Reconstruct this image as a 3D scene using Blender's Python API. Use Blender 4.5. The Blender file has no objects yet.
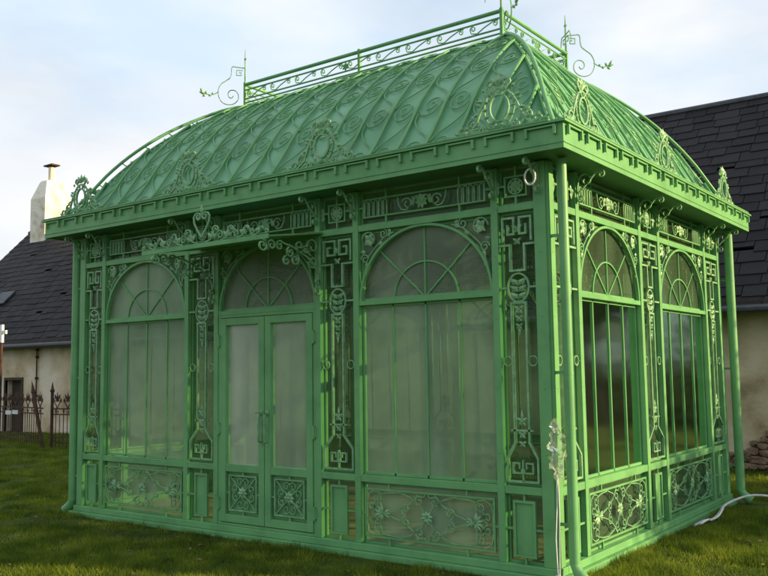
import bpy, bmesh, math, random
from math import sin, cos, pi, radians, sqrt, atan2
from mathutils import Vector, Matrix

random.seed(7)
scene = bpy.context.scene
COL = scene.collection

# ------------------------------------------------------------------ camera
F_PX, YAW, PIT, ROL = 871.24, 0.6360, 0.0947, -0.0144
cam_d = bpy.data.cameras.new('camera'); cam = bpy.data.objects.new('camera', cam_d); COL.objects.link(cam)
fw = Vector((-sin(YAW) * cos(PIT), cos(YAW) * cos(PIT), sin(PIT)))
rt = Vector((cos(YAW), sin(YAW), 0)); up = rt.cross(fw)
r2 = rt * cos(ROL) + up * sin(ROL); u2 = -rt * sin(ROL) + up * cos(ROL)
M3 = Matrix((r2, u2, -fw)).transposed()
cam.matrix_world = Matrix.Translation((2.9355, -6.1017, 1.6)) @ M3.to_4x4()
cam_d.sensor_width = 36; cam_d.lens = F_PX / 768 * 36; cam_d.clip_end = 2000; cam_d.clip_start = 0.05
scene.camera = cam

# ------------------------------------------------------------------ light
SUN_AZ, SUN_EL = radians(25), radians(16.8)      # azimuth measured from +X towards +Y
world = bpy.data.worlds.new('World'); scene.world = world; world.use_nodes = True
wn = world.node_tree; wn.nodes.clear()
def nd(t, typ, **kw):
    n = t.nodes.new(typ)
    for k, v in kw.items(): setattr(n, k, v)
    return n
wo = nd(wn, 'ShaderNodeOutputWorld'); bg = nd(wn, 'ShaderNodeBackground'); bg.inputs['Strength'].default_value = 0.064
sky = nd(wn, 'ShaderNodeTexSky'); sky.sky_type = 'NISHITA'; sky.sun_disc = False
sky.sun_elevation = SUN_EL; sky.sun_rotation = pi / 2 - SUN_AZ; sky.air_density = 1.0; sky.dust_density = 1.5
tc = nd(wn, 'ShaderNodeTexCoord'); mp = nd(wn, 'ShaderNodeMapping'); mp.inputs['Scale'].default_value = (1.0, 1.0, 2.6)
mp.inputs['Location'].default_value = (0.35, 0.1, 0.2)
no = nd(wn, 'ShaderNodeTexNoise'); no.inputs['Scale'].default_value = 1.7; no.inputs['Detail'].default_value = 7; no.inputs['Roughness'].default_value = 0.52
cr = nd(wn, 'ShaderNodeValToRGB'); cr.color_ramp.elements[0].position = 0.36; cr.color_ramp.elements[1].position = 0.56
cr.color_ramp.elements[0].color = (0.72, 0.72, 0.72, 1); cr.color_ramp.elements[1].color = (1, 1, 1, 1)
no2 = nd(wn, 'ShaderNodeTexNoise'); no2.inputs['Scale'].default_value = 3.1; no2.inputs['Detail'].default_value = 5
cr2 = nd(wn, 'ShaderNodeValToRGB'); cr2.color_ramp.elements[0].color = (6.0, 7.3, 8.7, 1); cr2.color_ramp.elements[1].color = (8.5, 8.6, 8.8, 1)
cr2.color_ramp.elements[0].position = 0.33; cr2.color_ramp.elements[1].position = 0.62
mx = nd(wn, 'ShaderNodeMixRGB')
L = wn.links.new
L(tc.outputs['Generated'], mp.inputs['Vector']); L(mp.outputs[0], no.inputs['Vector']); L(mp.outputs[0], no2.inputs['Vector'])
L(no.outputs['Fac'], cr.inputs[0]); L(no2.outputs['Fac'], cr2.inputs[0]); L(cr.outputs[0], mx.inputs[0])
L(sky.outputs[0], mx.inputs[1]); L(cr2.outputs[0], mx.inputs[2]); L(mx.outputs[0], bg.inputs['Color']); L(bg.outputs[0], wo.inputs[0])

sun_d = bpy.data.lights.new('sun', 'SUN'); sun_d.energy = 5.0; sun_d.angle = radians(0.53); sun_d.color = (1.0, 0.74, 0.38)
sun = bpy.data.objects.new('sun', sun_d); COL.objects.link(sun)
sdir = Vector((cos(SUN_EL) * cos(SUN_AZ), cos(SUN_EL) * sin(SUN_AZ), sin(SUN_EL)))
sun.rotation_euler = sdir.to_track_quat('Z', 'Y').to_euler(); sun.location = sdir * 60

vs = scene.view_settings
vs.view_transform = 'Standard'; vs.look = 'None'; vs.exposure = 0.9; vs.gamma = 1.0; vs.use_curve_mapping = False
scene.render.resolution_x = 1024; scene.render.resolution_y = 768
scene.render.engine = 'CYCLES'
scene.cycles.transparent_max_bounces = 24; scene.cycles.max_bounces = 8

# ------------------------------------------------------------------ materials
def newmat(name):
    m = bpy.data.materials.new(name); m.use_nodes = True
    t = m.node_tree; b = t.nodes['Principled BSDF']
    return m, t, b
def noisecol(t, b, cols, scale, detail=5, rough=0.55, coord='Object', stretch=(1, 1, 1), pos=(0.3, 0.7), bump=0, bscale=None, dist=0.02):
    tc = nd(t, 'ShaderNodeTexCoord'); mp = nd(t, 'ShaderNodeMapping'); mp.inputs['Scale'].default_value = stretch
    n = nd(t, 'ShaderNodeTexNoise'); n.inputs['Scale'].default_value = scale; n.inputs['Detail'].default_value = detail; n.inputs['Roughness'].default_value = rough
    r = nd(t, 'ShaderNodeValToRGB'); e = r.color_ramp.elements
    while len(e) < len(cols): e.new(0.5)
    for i, c in enumerate(cols):
        e[i].position = pos[0] + (pos[1] - pos[0]) * i / (len(cols) - 1); e[i].color = (*c, 1)
    t.links.new(tc.outputs[coord], mp.inputs[0]); t.links.new(mp.outputs[0], n.inputs['Vector']); t.links.new(n.outputs['Fac'], r.inputs[0])
    t.links.new(r.outputs[0], b.inputs['Base Color'])
    if bump:
        n2 = nd(t, 'ShaderNodeTexNoise'); n2.inputs['Scale'].default_value = bscale or scale * 4; n2.inputs['Detail'].default_value = 6
        bp = nd(t, 'ShaderNodeBump'); bp.inputs['Strength'].default_value = bump; bp.inputs['Distance'].default_value = dist
        t.links.new(mp.outputs[0], n2.inputs['Vector']); t.links.new(n2.outputs['Fac'], bp.inputs['Height']); t.links.new(bp.outputs[0], b.inputs['Normal'])
    return mp, n, r
def simple(name, cols, scale=8, rough=0.6, metal=0.0, bump=0, bscale=None, stretch=(1, 1, 1), pos=(0.3, 0.7), dist=0.02, spec=0.5):
    m, t, b = newmat(name); noisecol(t, b, cols, scale, stretch=stretch, pos=pos, bump=bump, bscale=bscale, dist=dist)
    b.inputs['Roughness'].default_value = rough; b.inputs['Metallic'].default_value = metal; b.inputs['Specular IOR Level'].default_value = spec
    return m
PAINT = simple('green_paint', [(0.10, 0.275, 0.105), (0.125, 0.335, 0.13), (0.145, 0.37, 0.145)], 3.5, 0.42, spec=0.3, bump=0.12, bscale=45, dist=0.004)
def grime(m, amount, col, scale, stretch=(1, 1, .22)):
    t = m.node_tree; b = t.nodes['Principled BSDF']; src = b.inputs['Base Color'].links[0].from_socket
    tc = nd(t, 'ShaderNodeTexCoord'); mp = nd(t, 'ShaderNodeMapping'); mp.inputs['Scale'].default_value = stretch
    n = nd(t, 'ShaderNodeTexNoise'); n.inputs['Scale'].default_value = scale; n.inputs['Detail'].default_value = 8; n.inputs['Roughness'].default_value = .65
    r = nd(t, 'ShaderNodeMapRange'); r.inputs[1].default_value = .52; r.inputs[2].default_value = .72; r.inputs[4].default_value = amount
    mx = nd(t, 'ShaderNodeMixRGB'); mx.inputs[2].default_value = (*col, 1)
    l = t.links.new; l(tc.outputs['Object'], mp.inputs[0]); l(mp.outputs[0], n.inputs['Vector']); l(n.outputs['Fac'], r.inputs[0]); l(r.outputs[0], mx.inputs[0]); l(src, mx.inputs[1]); l(mx.outputs[0], b.inputs['Base Color'])
grime(PAINT, .3, (0.10, 0.19, 0.10), 9)
ORN = simple('green_ornament_glints', [(0.12, 0.28, 0.13), (0.16, 0.36, 0.17), (0.26, 0.43, 0.25)], 14, 0.45, bump=0.2, bscale=80, dist=0.004)  # pale end of the ramp stands in for highlights on the castings
SHEET = simple('green_roof_sheet', [(0.09, 0.265, 0.135), (0.12, 0.33, 0.17), (0.155, 0.38, 0.21)], 1.6, 0.42, spec=0.35, bump=0.25, bscale=2.6, dist=0.03)
grime(SHEET, .45, (0.15, 0.30, 0.19), 2.2, (1, 1, .5)); grime(ORN, .5, (0.09, 0.13, 0.06), 20, (1, 1, 1))
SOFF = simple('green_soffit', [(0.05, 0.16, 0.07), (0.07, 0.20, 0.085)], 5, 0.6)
FLOOR = simple('pavilion_floor', [(0.34, 0.29, 0.20), (0.46, 0.39, 0.28)], 4, 0.7)
WHITE = simple('white_plastic', [(0.62, 0.63, 0.63), (0.8, 0.8, 0.8)], 20, 0.35)
GREYC = simple('grey_cable', [(0.42, 0.43, 0.45), (0.62, 0.63, 0.65)], 12, 0.45)
RUST = simple('rusty_iron', [(0.018, 0.010, 0.007), (0.05, 0.022, 0.012), (0.095, 0.04, 0.022)], 9, 0.85, bump=0.4, bscale=60, dist=0.01)
STONE = simple('rubble_stone', [(0.13, 0.085, 0.06), (0.24, 0.16, 0.11), (0.34, 0.25, 0.18)], 3.2, 0.95, bump=0.8, bscale=9, dist=0.05)
CHIM = simple('chimney_render', [(0.36, 0.30, 0.22), (0.62, 0.56, 0.44), (0.78, 0.74, 0.64)], 2.2, 0.9, bump=0.5, bscale=12, dist=0.03, pos=(0.3, 0.55))
DARK = simple('dark_opening', [(0.012, 0.010, 0.009), (0.03, 0.025, 0.02)], 4, 0.9)
ZINC = simple('weathered_zinc', [(0.035, 0.038, 0.042), (0.07, 0.075, 0.085)], 6, 0.5, metal=0.3)
BARK = simple('bark', [(0.06, 0.045, 0.03), (0.13, 0.10, 0.075)], 8, 0.9, bump=0.6, bscale=30, stretch=(1, 1, .3))
LEAF = simple('tree_leaves', [(0.035, 0.075, 0.012), (0.075, 0.14, 0.022), (0.14, 0.18, 0.04)], 1.5, 0.6)
DEADL = simple('dead_leaves', [(0.10, 0.06, 0.03), (0.2, 0.13, 0.06)], 10, 0.8)

def glass(name, frost, frostcol, tint, gloss_rough=0.04, fres=1.45, thru=0.6, gcol=(1, 1, 1)):
    m = bpy.data.materials.new(name); m.use_nodes = True; t = m.node_tree; t.nodes.clear()
    o = nd(t, 'ShaderNodeOutputMaterial')
    tr = nd(t, 'ShaderNodeBsdfTransparent'); tr.inputs[0].default_value = (*tint, 1)
    di = nd(t, 'ShaderNodeBsdfDiffuse'); di.inputs[0].default_value = (*frostcol, 1)
    tl = nd(t, 'ShaderNodeBsdfTranslucent'); tl.inputs[0].default_value = (*frostcol, 1)
    gl = nd(t, 'ShaderNodeBsdfGlossy'); gl.inputs['Roughness'].default_value = gloss_rough; gl.inputs[0].default_value = (*gcol, 1)
    fr = nd(t, 'ShaderNodeFresnel'); fr.inputs['IOR'].default_value = fres
    m1 = nd(t, 'ShaderNodeMixShader'); m1.inputs[0].default_value = thru
    m2 = nd(t, 'ShaderNodeMixShader'); m3 = nd(t, 'ShaderNodeMixShader')
    tc = nd(t, 'ShaderNodeTexCoord'); mp = nd(t, 'ShaderNodeMapping'); mp.inputs['Scale'].default_value = (1, 1, .55)
    n = nd(t, 'ShaderNodeTexNoise'); n.inputs['Scale'].default_value = 2.4; n.inputs['Detail'].default_value = 6
    r = nd(t, 'ShaderNodeMapRange'); r.inputs[1].default_value = 0.3; r.inputs[2].default_value = 0.7
    r.inputs[3].default_value = frost * 0.6; r.inputs[4].default_value = min(1, frost * 1.4)
    nb = nd(t, 'ShaderNodeTexNoise'); nb.inputs['Scale'].default_value = 1.3; nb.inputs['Detail'].default_value = 1
    bp = nd(t, 'ShaderNodeBump'); bp.inputs['Strength'].default_value = 0.25; bp.inputs['Distance'].default_value = 0.03
    l = t.links.new
    l(tc.outputs['Object'], mp.inputs[0]); l(mp.outputs[0], n.inputs['Vector']); l(n.outputs['Fac'], r.inputs[0]); l(tc.outputs['Object'], nb.inputs['Vector'])
    l(nb.outputs['Fac'], bp.inputs['Height']); l(bp.outputs[0], gl.inputs['Normal'])
    l(di.outputs[0], m1.inputs[1]); l(tl.outputs[0], m1.inputs[2])
    l(r.outputs[0], m2.inputs[0]); l(tr.outputs[0], m2.inputs[1]); l(m1.outputs[0], m2.inputs[2])
    l(fr.outputs[0], m3.inputs[0]); l(m2.outputs[0], m3.inputs[1]); l(gl.outputs[0], m3.inputs[2]); l(m3.outputs[0], o.inputs[0])
    return m
FROST = glass('frosted_glass', 0.68, (0.235, 0.35, 0.215), (0.80, 0.96, 0.78), 0.42, 1.34, 0.13)
CLEAR = glass('clear_glass', 0.40, (0.20, 0.33, 0.20), (0.80, 0.95, 0.82), 0.09, 1.36, 0.5, (0.55, 0.75, 0.58))
FANL = glass('fanlight_glass', 0.55, (0.20, 0.27, 0.18), (0.75, 0.88, 0.73), 0.25, 1.36, 0.2)
SHADEG = glass('shade_tinted_glass', 0.30, (0.12, 0.19, 0.10), (0.62, 0.78, 0.60), 0.10, 1.22, 0.2)  # darkened glass: shade of the dim interior is put into its colour
BAG = glass('clear_plastic', 0.20, (0.7, 0.78, 0.68), (0.96, 0.98, 0.96), 0.25, 1.22)

# ------------------------------------------------------------------ helpers
class MB:
    def __init__(s): s.v = []; s.f = []
    def add(s, vs, fs):
        k = len(s.v); s.v += [tuple(p) for p in vs]; s.f += [tuple(k + i for i in f) for f in fs]
    def box(s, a, b, F=None):
        (x0, y0, z0), (x1, y1, z1) = a, b
        P = [(x0, y0, z0), (x1, y0, z0), (x1, y1, z0), (x0, y1, z0), (x0, y0, z1), (x1, y0, z1), (x1, y1, z1), (x0, y1, z1)]
        if F: P = [F(*p) for p in P]
        s.add(P, [(0, 3, 2, 1), (4, 5, 6, 7), (0, 1, 5, 4), (1, 2, 6, 5), (2, 3, 7, 6), (3, 0, 4, 7)])
    def tube(s, pts, r, n=6, cap=True):
        pts = [Vector(p) for p in pts]; m = len(pts)
        if m < 2: return
        rs = r if isinstance(r, (list, tuple)) else [r] * m
        V = []; prev = None
        for i, p in enumerate(pts):
            d = (pts[min(i + 1, m - 1)] - pts[max(i - 1, 0)])
            d = d.normalized() if d.length > 1e-9 else Vector((0, 0, 1))
            if prev is None:
                a = Vector((0, 0, 1)) if abs(d.z) < 0.9 else Vector((1, 0, 0)); nx = d.cross(a).normalized()
            else:
                nx = (prev - d * prev.dot(d)); nx = nx.normalized() if nx.length > 1e-6 else d.orthogonal().normalized()
            prev = nx; ny = d.cross(nx)
            for k in range(n):
                an = 2 * pi * (k + .5) / n; V.append(p + (nx * cos(an) + ny * sin(an)) * rs[i])
        Fc = [(i * n + k, i * n + (k + 1) % n, (i + 1) * n + (k + 1) % n, (i + 1) * n + k) for i in range(m - 1) for k in range(n)]
        if cap: Fc += [tuple(range(n - 1, -1, -1)), tuple(range((m - 1) * n, m * n))]
        s.add(V, Fc)
    def bar(s, pts, wd, w0, w1, F):
        """flat iron bar following a 2-D path in the plane of a wall face; wd = width in the plane, w0..w1 = depth"""
        m = len(pts)
        if m < 2: return
        V = []
        for i in range(m):
            a = pts[max(i - 1, 0)]; b = pts[i]; c = pts[min(i + 1, m - 1)]
            d1 = (b[0] - a[0], b[1] - a[1]); d2 = (c[0] - b[0], c[1] - b[1])
            l1 = math.hypot(*d1) or 1; l2 = math.hypot(*d2) or 1
            if i == 0: d1 = d2; l1 = l2
            if i == m - 1: d2 = d1; l2 = l1
            n1 = (-d1[1] / l1, d1[0] / l1); n2 = (-d2[1] / l2, d2[0] / l2)
            nx, ny = n1[0] + n2[0], n1[1] + n2[1]; q = nx * nx + ny * ny
            if q < .2: nx, ny, q = n1[0] * 2, n1[1] * 2, 4
            k = wd / q  # mitre: (n1+n2)/|.|^2 * 2 * wd/2
            ox, oz = nx * k, ny * k
            for (du, w) in ((1, w0), (-1, w0), (-1, w1), (1, w1)):
                V.append(F(b[0] + ox * du, w, b[1] + oz * du))
        Fc = [(i * 4 + k, i * 4 + (k + 1) % 4, (i + 1) * 4 + (k + 1) % 4, (i + 1) * 4 + k) for i in range(m - 1) for k in range(4)]
        Fc += [(3, 2, 1, 0), tuple(range((m - 1) * 4, m * 4))]
        s.add(V, Fc)
    def leaf(s, u, z, ang, ln, wd, w, th, F):
        """small pointed cast leaf with a raised middle"""
        c, q = cos(ang), sin(ang); ln *= 1.15; wd *= 1.3
        P = [(0, 0), (.35, .5), (.7, .32), (1, 0), (.7, -.32), (.35, -.5)]
        V = []
        for a, b in P: V.append(F(u + a * ln * c - b * wd * q, w, z + a * ln * q + b * wd * c))
        V.append(F(u + .45 * ln * c, w + th, z + .45 * ln * q)); V.append(F(u + .45 * ln * c, w - th, z + .45 * ln * q))
        s.add(V, [(i, (i + 1) % 6, 6) for i in range(6)] + [((i + 1) % 6, i, 7) for i in range(6)])
    def disc(s, u, z, r, w, th, F, n=8):
        V = [F(u + r * cos(2 * pi * i / n), w, z + r * sin(2 * pi * i / n)) for i in range(n)] + [F(u, w + th, z), F(u, w - th, z)]
        s.add(V, [(i, (i + 1) % n, n) for i in range(n)] + [((i + 1) % n, i, n + 1) for i in range(n)])
    def build(s, name, mat, parent=None, smooth=False, bevel=0):
        me = bpy.data.meshes.new(name); me.from_pydata(s.v, [], s.f); me.validate()
        bm = bmesh.new(); bm.from_mesh(me); bmesh.ops.recalc_face_normals(bm, faces=bm.faces); bm.to_mesh(me); bm.free()
        me.materials.append(mat)
        if smooth: me.polygons.foreach_set('use_smooth', [True] * len(me.polygons))
        o = bpy.data.objects.new(name, me); COL.objects.link(o)
        if parent: o.parent = parent
        if bevel:
            md = o.modifiers.new('bevel', 'BEVEL'); md.width = bevel; md.segments = 2; md.limit_method = 'ANGLE'
        return o
def tag(o, label=None, cat=None, group=None, kind=None):
    for k, v in (('label', label), ('category', cat), ('group', group), ('kind', kind)):
        if v: o[k] = v
    return o
def empty(name, loc=(0, 0, 0), rz=0):
    o = bpy.data.objects.new(name, None); COL.objects.link(o); o.location = loc; o.rotation_euler = (0, 0, rz); o.empty_display_size = .2
    return o
def copy_tree(o, parent=None):
    c = o.copy(); COL.objects.link(c)
    if parent: c.parent = parent
    for ch in list(o.children): copy_tree(ch, c)
    return c

def curl(p, h, ln, k0, k1, n=26):
    """path whose curvature grows from k0 to k1: the natural wrought-iron scroll"""
    x, y = p; out = [(x, y)]; ds = ln / n
    for i in range(n):
        t = (i + .5) / n; k = k0 + (k1 - k0) * t ** 2
        h += k * ds; x += cos(h) * ds; y += sin(h) * ds; out.append((x, y))
    return out
def spiral(cx, cz, r0, r1, a0, turns, n=20):
    return [(cx + (r0 + (r1 - r0) * i / n) * cos(a0 + 2 * pi * turns * i / n), cz + (r0 + (r1 - r0) * i / n) * sin(a0 + 2 * pi * turns * i / n)) for i in range(n + 1)]
def arc(cx, cz, rx, rz, a0, a1, n=24):
    return [(cx + rx * cos(a0 + (a1 - a0) * i / n), cz + rz * sin(a0 + (a1 - a0) * i / n)) for i in range(n + 1)]
def smooth_path(P, n=8):
    out = []
    for i in range(len(P) - 1):
        p0, p1, p2, p3 = P[max(i - 1, 0)], P[i], P[i + 1], P[min(i + 2, len(P) - 1)]
        for k in range(n):
            t = k / n; out.append(tuple(.5 * (2 * b1 + (c1 - a1) * t + (2 * a1 - 5 * b1 + 4 * c1 - d1) * t * t + (3 * b1 - a1 - 3 * c1 + d1) * t ** 3) for a1, b1, c1, d1 in zip(p0, p1, p2, p3)))
    out.append(P[-1]); return out
def mir(pts, u0): return [(2 * u0 - u, z) for u, z in pts]
def mirz(pts, z0): return [(u, 2 * z0 - z) for u, z in pts]

# ================================================================== GROUND
g = MB(); N = 400
g.add([(-N, -N, 0), (N, -N, 0), (N, N, 0), (-N, N, 0)], [(0, 1, 2, 3)])
gm, t, b = newmat('lawn_soil')
mp_, n_, r_ = noisecol(t, b, [(0.03, 0.03, 0.012), (0.045, 0.07, 0.012), (0.075, 0.115, 0.02), (0.12, 0.12, 0.04)], 1.3, detail=9, rough=.65, pos=(.3, .72), bump=1.0, bscale=26, dist=0.05)
b.inputs['Roughness'].default_value = 0.95; b.inputs['Specular IOR Level'].default_value = 0.1
tag(g.build('ground', gm), kind='structure')

# ================================================================== PAVILION
PL, PW = 6.0, 4.6
ZS, ZA, ZT, ZFB, ZFT = 0.67, 2.20, 2.87, 3.22, 3.42
pav = empty('garden_pavilion', (0, 0, 0))
tag(pav, 'ornate green painted wrought iron garden pavilion with curved roof standing on the lawn', 'pavilion')

def Ffront(u, w, z): return (u - PL, -w, z)
def Fright(u, w, z): return (w, u, z)
def Fback(u, w, z): return (-u, PW + w, z)
def Fleft(u, w, z): return (-PL - w, PW - u, z)

# plinth and floor
m = MB()
o1, o2 = 0.10, 0.05
def ringbox(m, o, i, z0, z1):
    m.box((-PL - o, -o, z0), (o, i, z1)); m.box((-PL - o, PW - i, z0), (o, PW + o, z1))
    m.box((-PL - o, i, z0), (-PL + i, PW - i, z1)); m.box((-i, i, z0), (o, PW - i, z1))
ringbox(m, 0.075, 0.14, 0.0, 0.055); ringbox(m, 0.035, 0.12, 0.0555, 0.115)
m.build('plinth', PAINT, pav, bevel=0.006)
m = MB(); m.box((-PL + .145, .145, 0.0), (-.145, PW - .145, 0.05)); m.build('floor', FLOOR, pav)

def post(F, u, wd, z0=0.116, z1=3.21, d=(-.03, .02)):
    m = MB(); m.box((u - wd / 2, d[0], z0), (u + wd / 2, d[1], z1), F)
    # inner glazing post
    m.box((u - wd / 2 + .006, -.068, z0), (u + wd / 2 - .006, -.0305, z1), F)
    for zz in (0.40, 0.95, 1.45, 2.0, 2.5):      # bolt heads
        m.disc(u, zz, .009, d[1], .008, F)
    m.build('post', PAINT, pav, bevel=0.003)
def rail(F, u0, u1, z, wd, d=(-.028, .016)):
    m = MB(); m.box((u0, d[0], z - wd / 2), (u1, d[1], z + wd / 2), F)
    m.box((u0, -.066, z - wd / 2 + .006), (u1, -.0285, z + wd / 2 - .006), F)
    m.build('rail', PAINT, pav, bevel=0.003)
def pane(F, u0, u1, z0, z1, mat, parent, w=-.046, name='pane'):
    m = MB(); m.add([F(u0, w, z0), F(u1, w, z0), F(u1, w, z1), F(u0, w, z1)], [(0, 1, 2, 3)]); return m.build(name, mat, parent)
def inner_frame(m, F, u0, u1, z0, z1, t=.022):
    m.box((u0, -.06, z0), (u0 + t, -.034, z1), F); m.box((u1 - t, -.06, z0), (u1, -.034, z1), F)
    m.box((u0 + t, -.06, z0), (u1 - t, -.034, z0 + t), F); m.box((u0 + t, -.06, z1 - t), (u1 - t, -.034, z1), F)

def spandrel(m, F, uc, r, side):
    """leafy scroll in the corner between arch and posts; side = -1 / +1"""
    cx, cz = uc + side * (r - .10), ZT - .14
    for (dx, dz, rr, a0, tn) in ((.0, .03, .085, 0, 1.3), (-.16, .07, .048, pi / 2, 1.4), (.045, -.14, .048, 0, 1.4)):
        q = spiral(side * 0 + dx, dz, rr * .95, rr * .22, a0, tn)
        m.bar([(cx + side * a, cz + b_) for a, b_ in q], .009, -.012, .006, F)
    for k in range(5):
        an = pi * .25 + k * pi * .38
        m.leaf(cx + side * .0, cz + .03, an if side > 0 else pi - an, .06, .035, 0, .010, F)
    m.bar([(cx - side * .27, cz + .075), (cx - side * .16, cz + .035), (cx - side * .06, cz - .05), (cx + side * .0, cz - .11), (cx + side * .035, cz - .2), (cx + side * .07, cz - .3)], .008, -.01, .004, F)
    for (dx, dz, an) in ((-.2, .04, 2.4), (-.1, -.02, 2.8), (.02, -.17, -1.0), (.05, -.24, -1.8), (-.24, .07, .9), (.04, -.08, .2)):
        m.leaf(cx + side * dx, cz + dz, an if side > 0 else pi - an, .05, .028, 0, .009, F)

def window(F, u0, u1, mat, detail=True):
    uc = (u0 + u1) / 2; r = (u1 - u0) / 2 - .012
    zb, zt = ZS + .032, ZT - .03
    m = MB(); inner_frame(m, F, u0, u1, zb, ZA - .02); inner_frame(m, F, u0, u1, ZA + .02, zt)
    win = m.build('window', PAINT, pav)
    pane(F, u0 + .004, u1 - .004, zb + .003, ZA - .022, mat, win)
    pane(F, u0 + .004, u1 - .004, ZA + .022, zt - .003, FANL if mat is FROST and u0 > 3 else mat, win)  # darker glass stands in for the right fan missing the inside sun
    m = MB()
    for k in (1, 2, 3):
        u = u0 + (u1 - u0) * k / 4; m.box((u - .0075, -.045, zb - .002), (u + .0075, -.034, ZA - .021), F)
    m.build('glazing_bars', PAINT, win)
    m = MB(); m.box((u0, -.04, ZA - .0195), (u1, .012, ZA + .0195), F)
    m.build('cross_rail', PAINT, win)
    m = MB(); za = ZA + .02; R = min(r, 0.66); H = zt - za - .005
    m.bar(arc(uc, za, r, H, 0, pi, 40), .022, -.025, .008, F)
    m.bar(arc(uc, za, r * .49, H * .5, 0, pi, 28), .013, -.045, -.030, F)
    for an in (pi / 2, pi / 4, 3 * pi / 4):
        m.bar([(uc + .02 * cos(an), za + .02 * sin(an)), (uc + r * cos(an), za + H * sin(an))], .012, -.045, -.032, F)
    m.build('fan_grille', PAINT, win)
    if detail:
        for sd in (-1, 1): m = MB(); spandrel(m, F, uc, r, sd); m.build('spandrel_scroll', ORN, win)
    return win

def pins(m, F, u0, u1, z0, z1, a, b_, c, d_, two=True):
    us = (a + (b_ - a) * .2, a + (b_ - a) * .8) if two else ((a + b_) / 2,)
    for u in us:
        m.box((u - .008, -.012, z0), (u + .008, .004, c - .0005), F); m.box((u - .008, -.012, d_ + .0005), (u + .008, .004, z1), F)
    zc = (z0 + z1) / 2
    m.box((u0, -.012, zc - .008), (a - .0005, .004, zc + .008), F); m.box((b_ + .0005, -.012, zc - .008), (u1, .004, zc + .008), F)
def rectbar(m, F, a, b_, c, d_, wd, w0, w1):
    m.box((a, w0, c), (b_, w1, c + wd), F); m.box((a, w0, d_ - wd), (b_, w1, d_), F)
    m.box((a, w0, c + wd), (a + wd, w1, d_ - wd), F); m.box((b_ - wd, w0, c + wd), (b_, w1, d_ - wd), F)

def lower_panel(F, u0, u1, mat):
    z0, z1 = .116, ZS - .032; a, b_, c, d_ = u0 + .035, u1 - .035, z0 + .06, z1 - .045
    m = MB(); inner_frame(m, F, u0, u1, z0, z1, .018)
    rectbar(m, F, a, b_, c, d_, .016, -.012, .008); pins(m, F, u0, u1, z0, z1, a, b_, c, d_)
    lp = m.build('lower_panel', PAINT, pav)
    pane(F, u0 + .004, u1 - .004, z0 + .003, z1 - .003, mat, lp)
    uc, zc = (a + b_) / 2, (c + d_) / 2; hw, hh = (b_ - a) / 2 - .016, (d_ - c) / 2 - .016
    m = MB()
    def pt(pp, wd=.008, w0=-.008, w1=.006):
        P = [(uc + x, zc + z) for x, z in pp]
        for Q in (P, mir(P, uc)):
            for R in (Q, mirz(Q, zc)): m.bar(R, wd, w0, w1, F)
    # long crossing arcs through the centre and to the side clusters
    pt([(0.0, .0), (.06, hh * .45), (.16, hh * .8), (.27, hh * .97), (.40, hh * .92), (.5, hh * .8)])
    pt([(.08, hh * .98), (.16, hh * .55), (.27, hh * .25), (.40, hh * .06), (.47, 0)])
    pt([(0.01, hh), (.035, hh * .82)] + spiral(.075, hh * .66, .05, .012, pi * .85, -1.3))
    pt(spiral(.22, hh * .0 + .055, .05, .014, -pi / 2, 1.2))
    pt(spiral(hw - .13, .065, .05, .014, -pi / 2, 1.25))
    pt(spiral(hw - .055, .05, .042, .012, -pi / 2, -1.2))
    pt([(hw - .005, .0), (hw - .003, hh * .5), (hw - .02, hh * .8), (hw - .08, hh * .97), (hw - .14, hh * .92)] + spiral(hw - .115, hh * .66, .045, .012, pi * .8, 1.1))
    for k in range(8): m.leaf(uc, zc, k * pi / 4 + .2, .055, .03, .004, .014, F)
    for sd in (-1, 1):
        for k in range(6): m.leaf(uc + sd * (hw - .17), zc, (0 if sd > 0 else pi) + (k - 2.5) * .55, .075, .026, .004, .012, F)
        for k in range(3): m.leaf(uc + sd * (hw - .19), zc, (pi if sd > 0 else 0) + (k - 1) * .6, .06, .026, .004, .012, F)
    m.build('scrollwork', ORN, lp)

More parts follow.
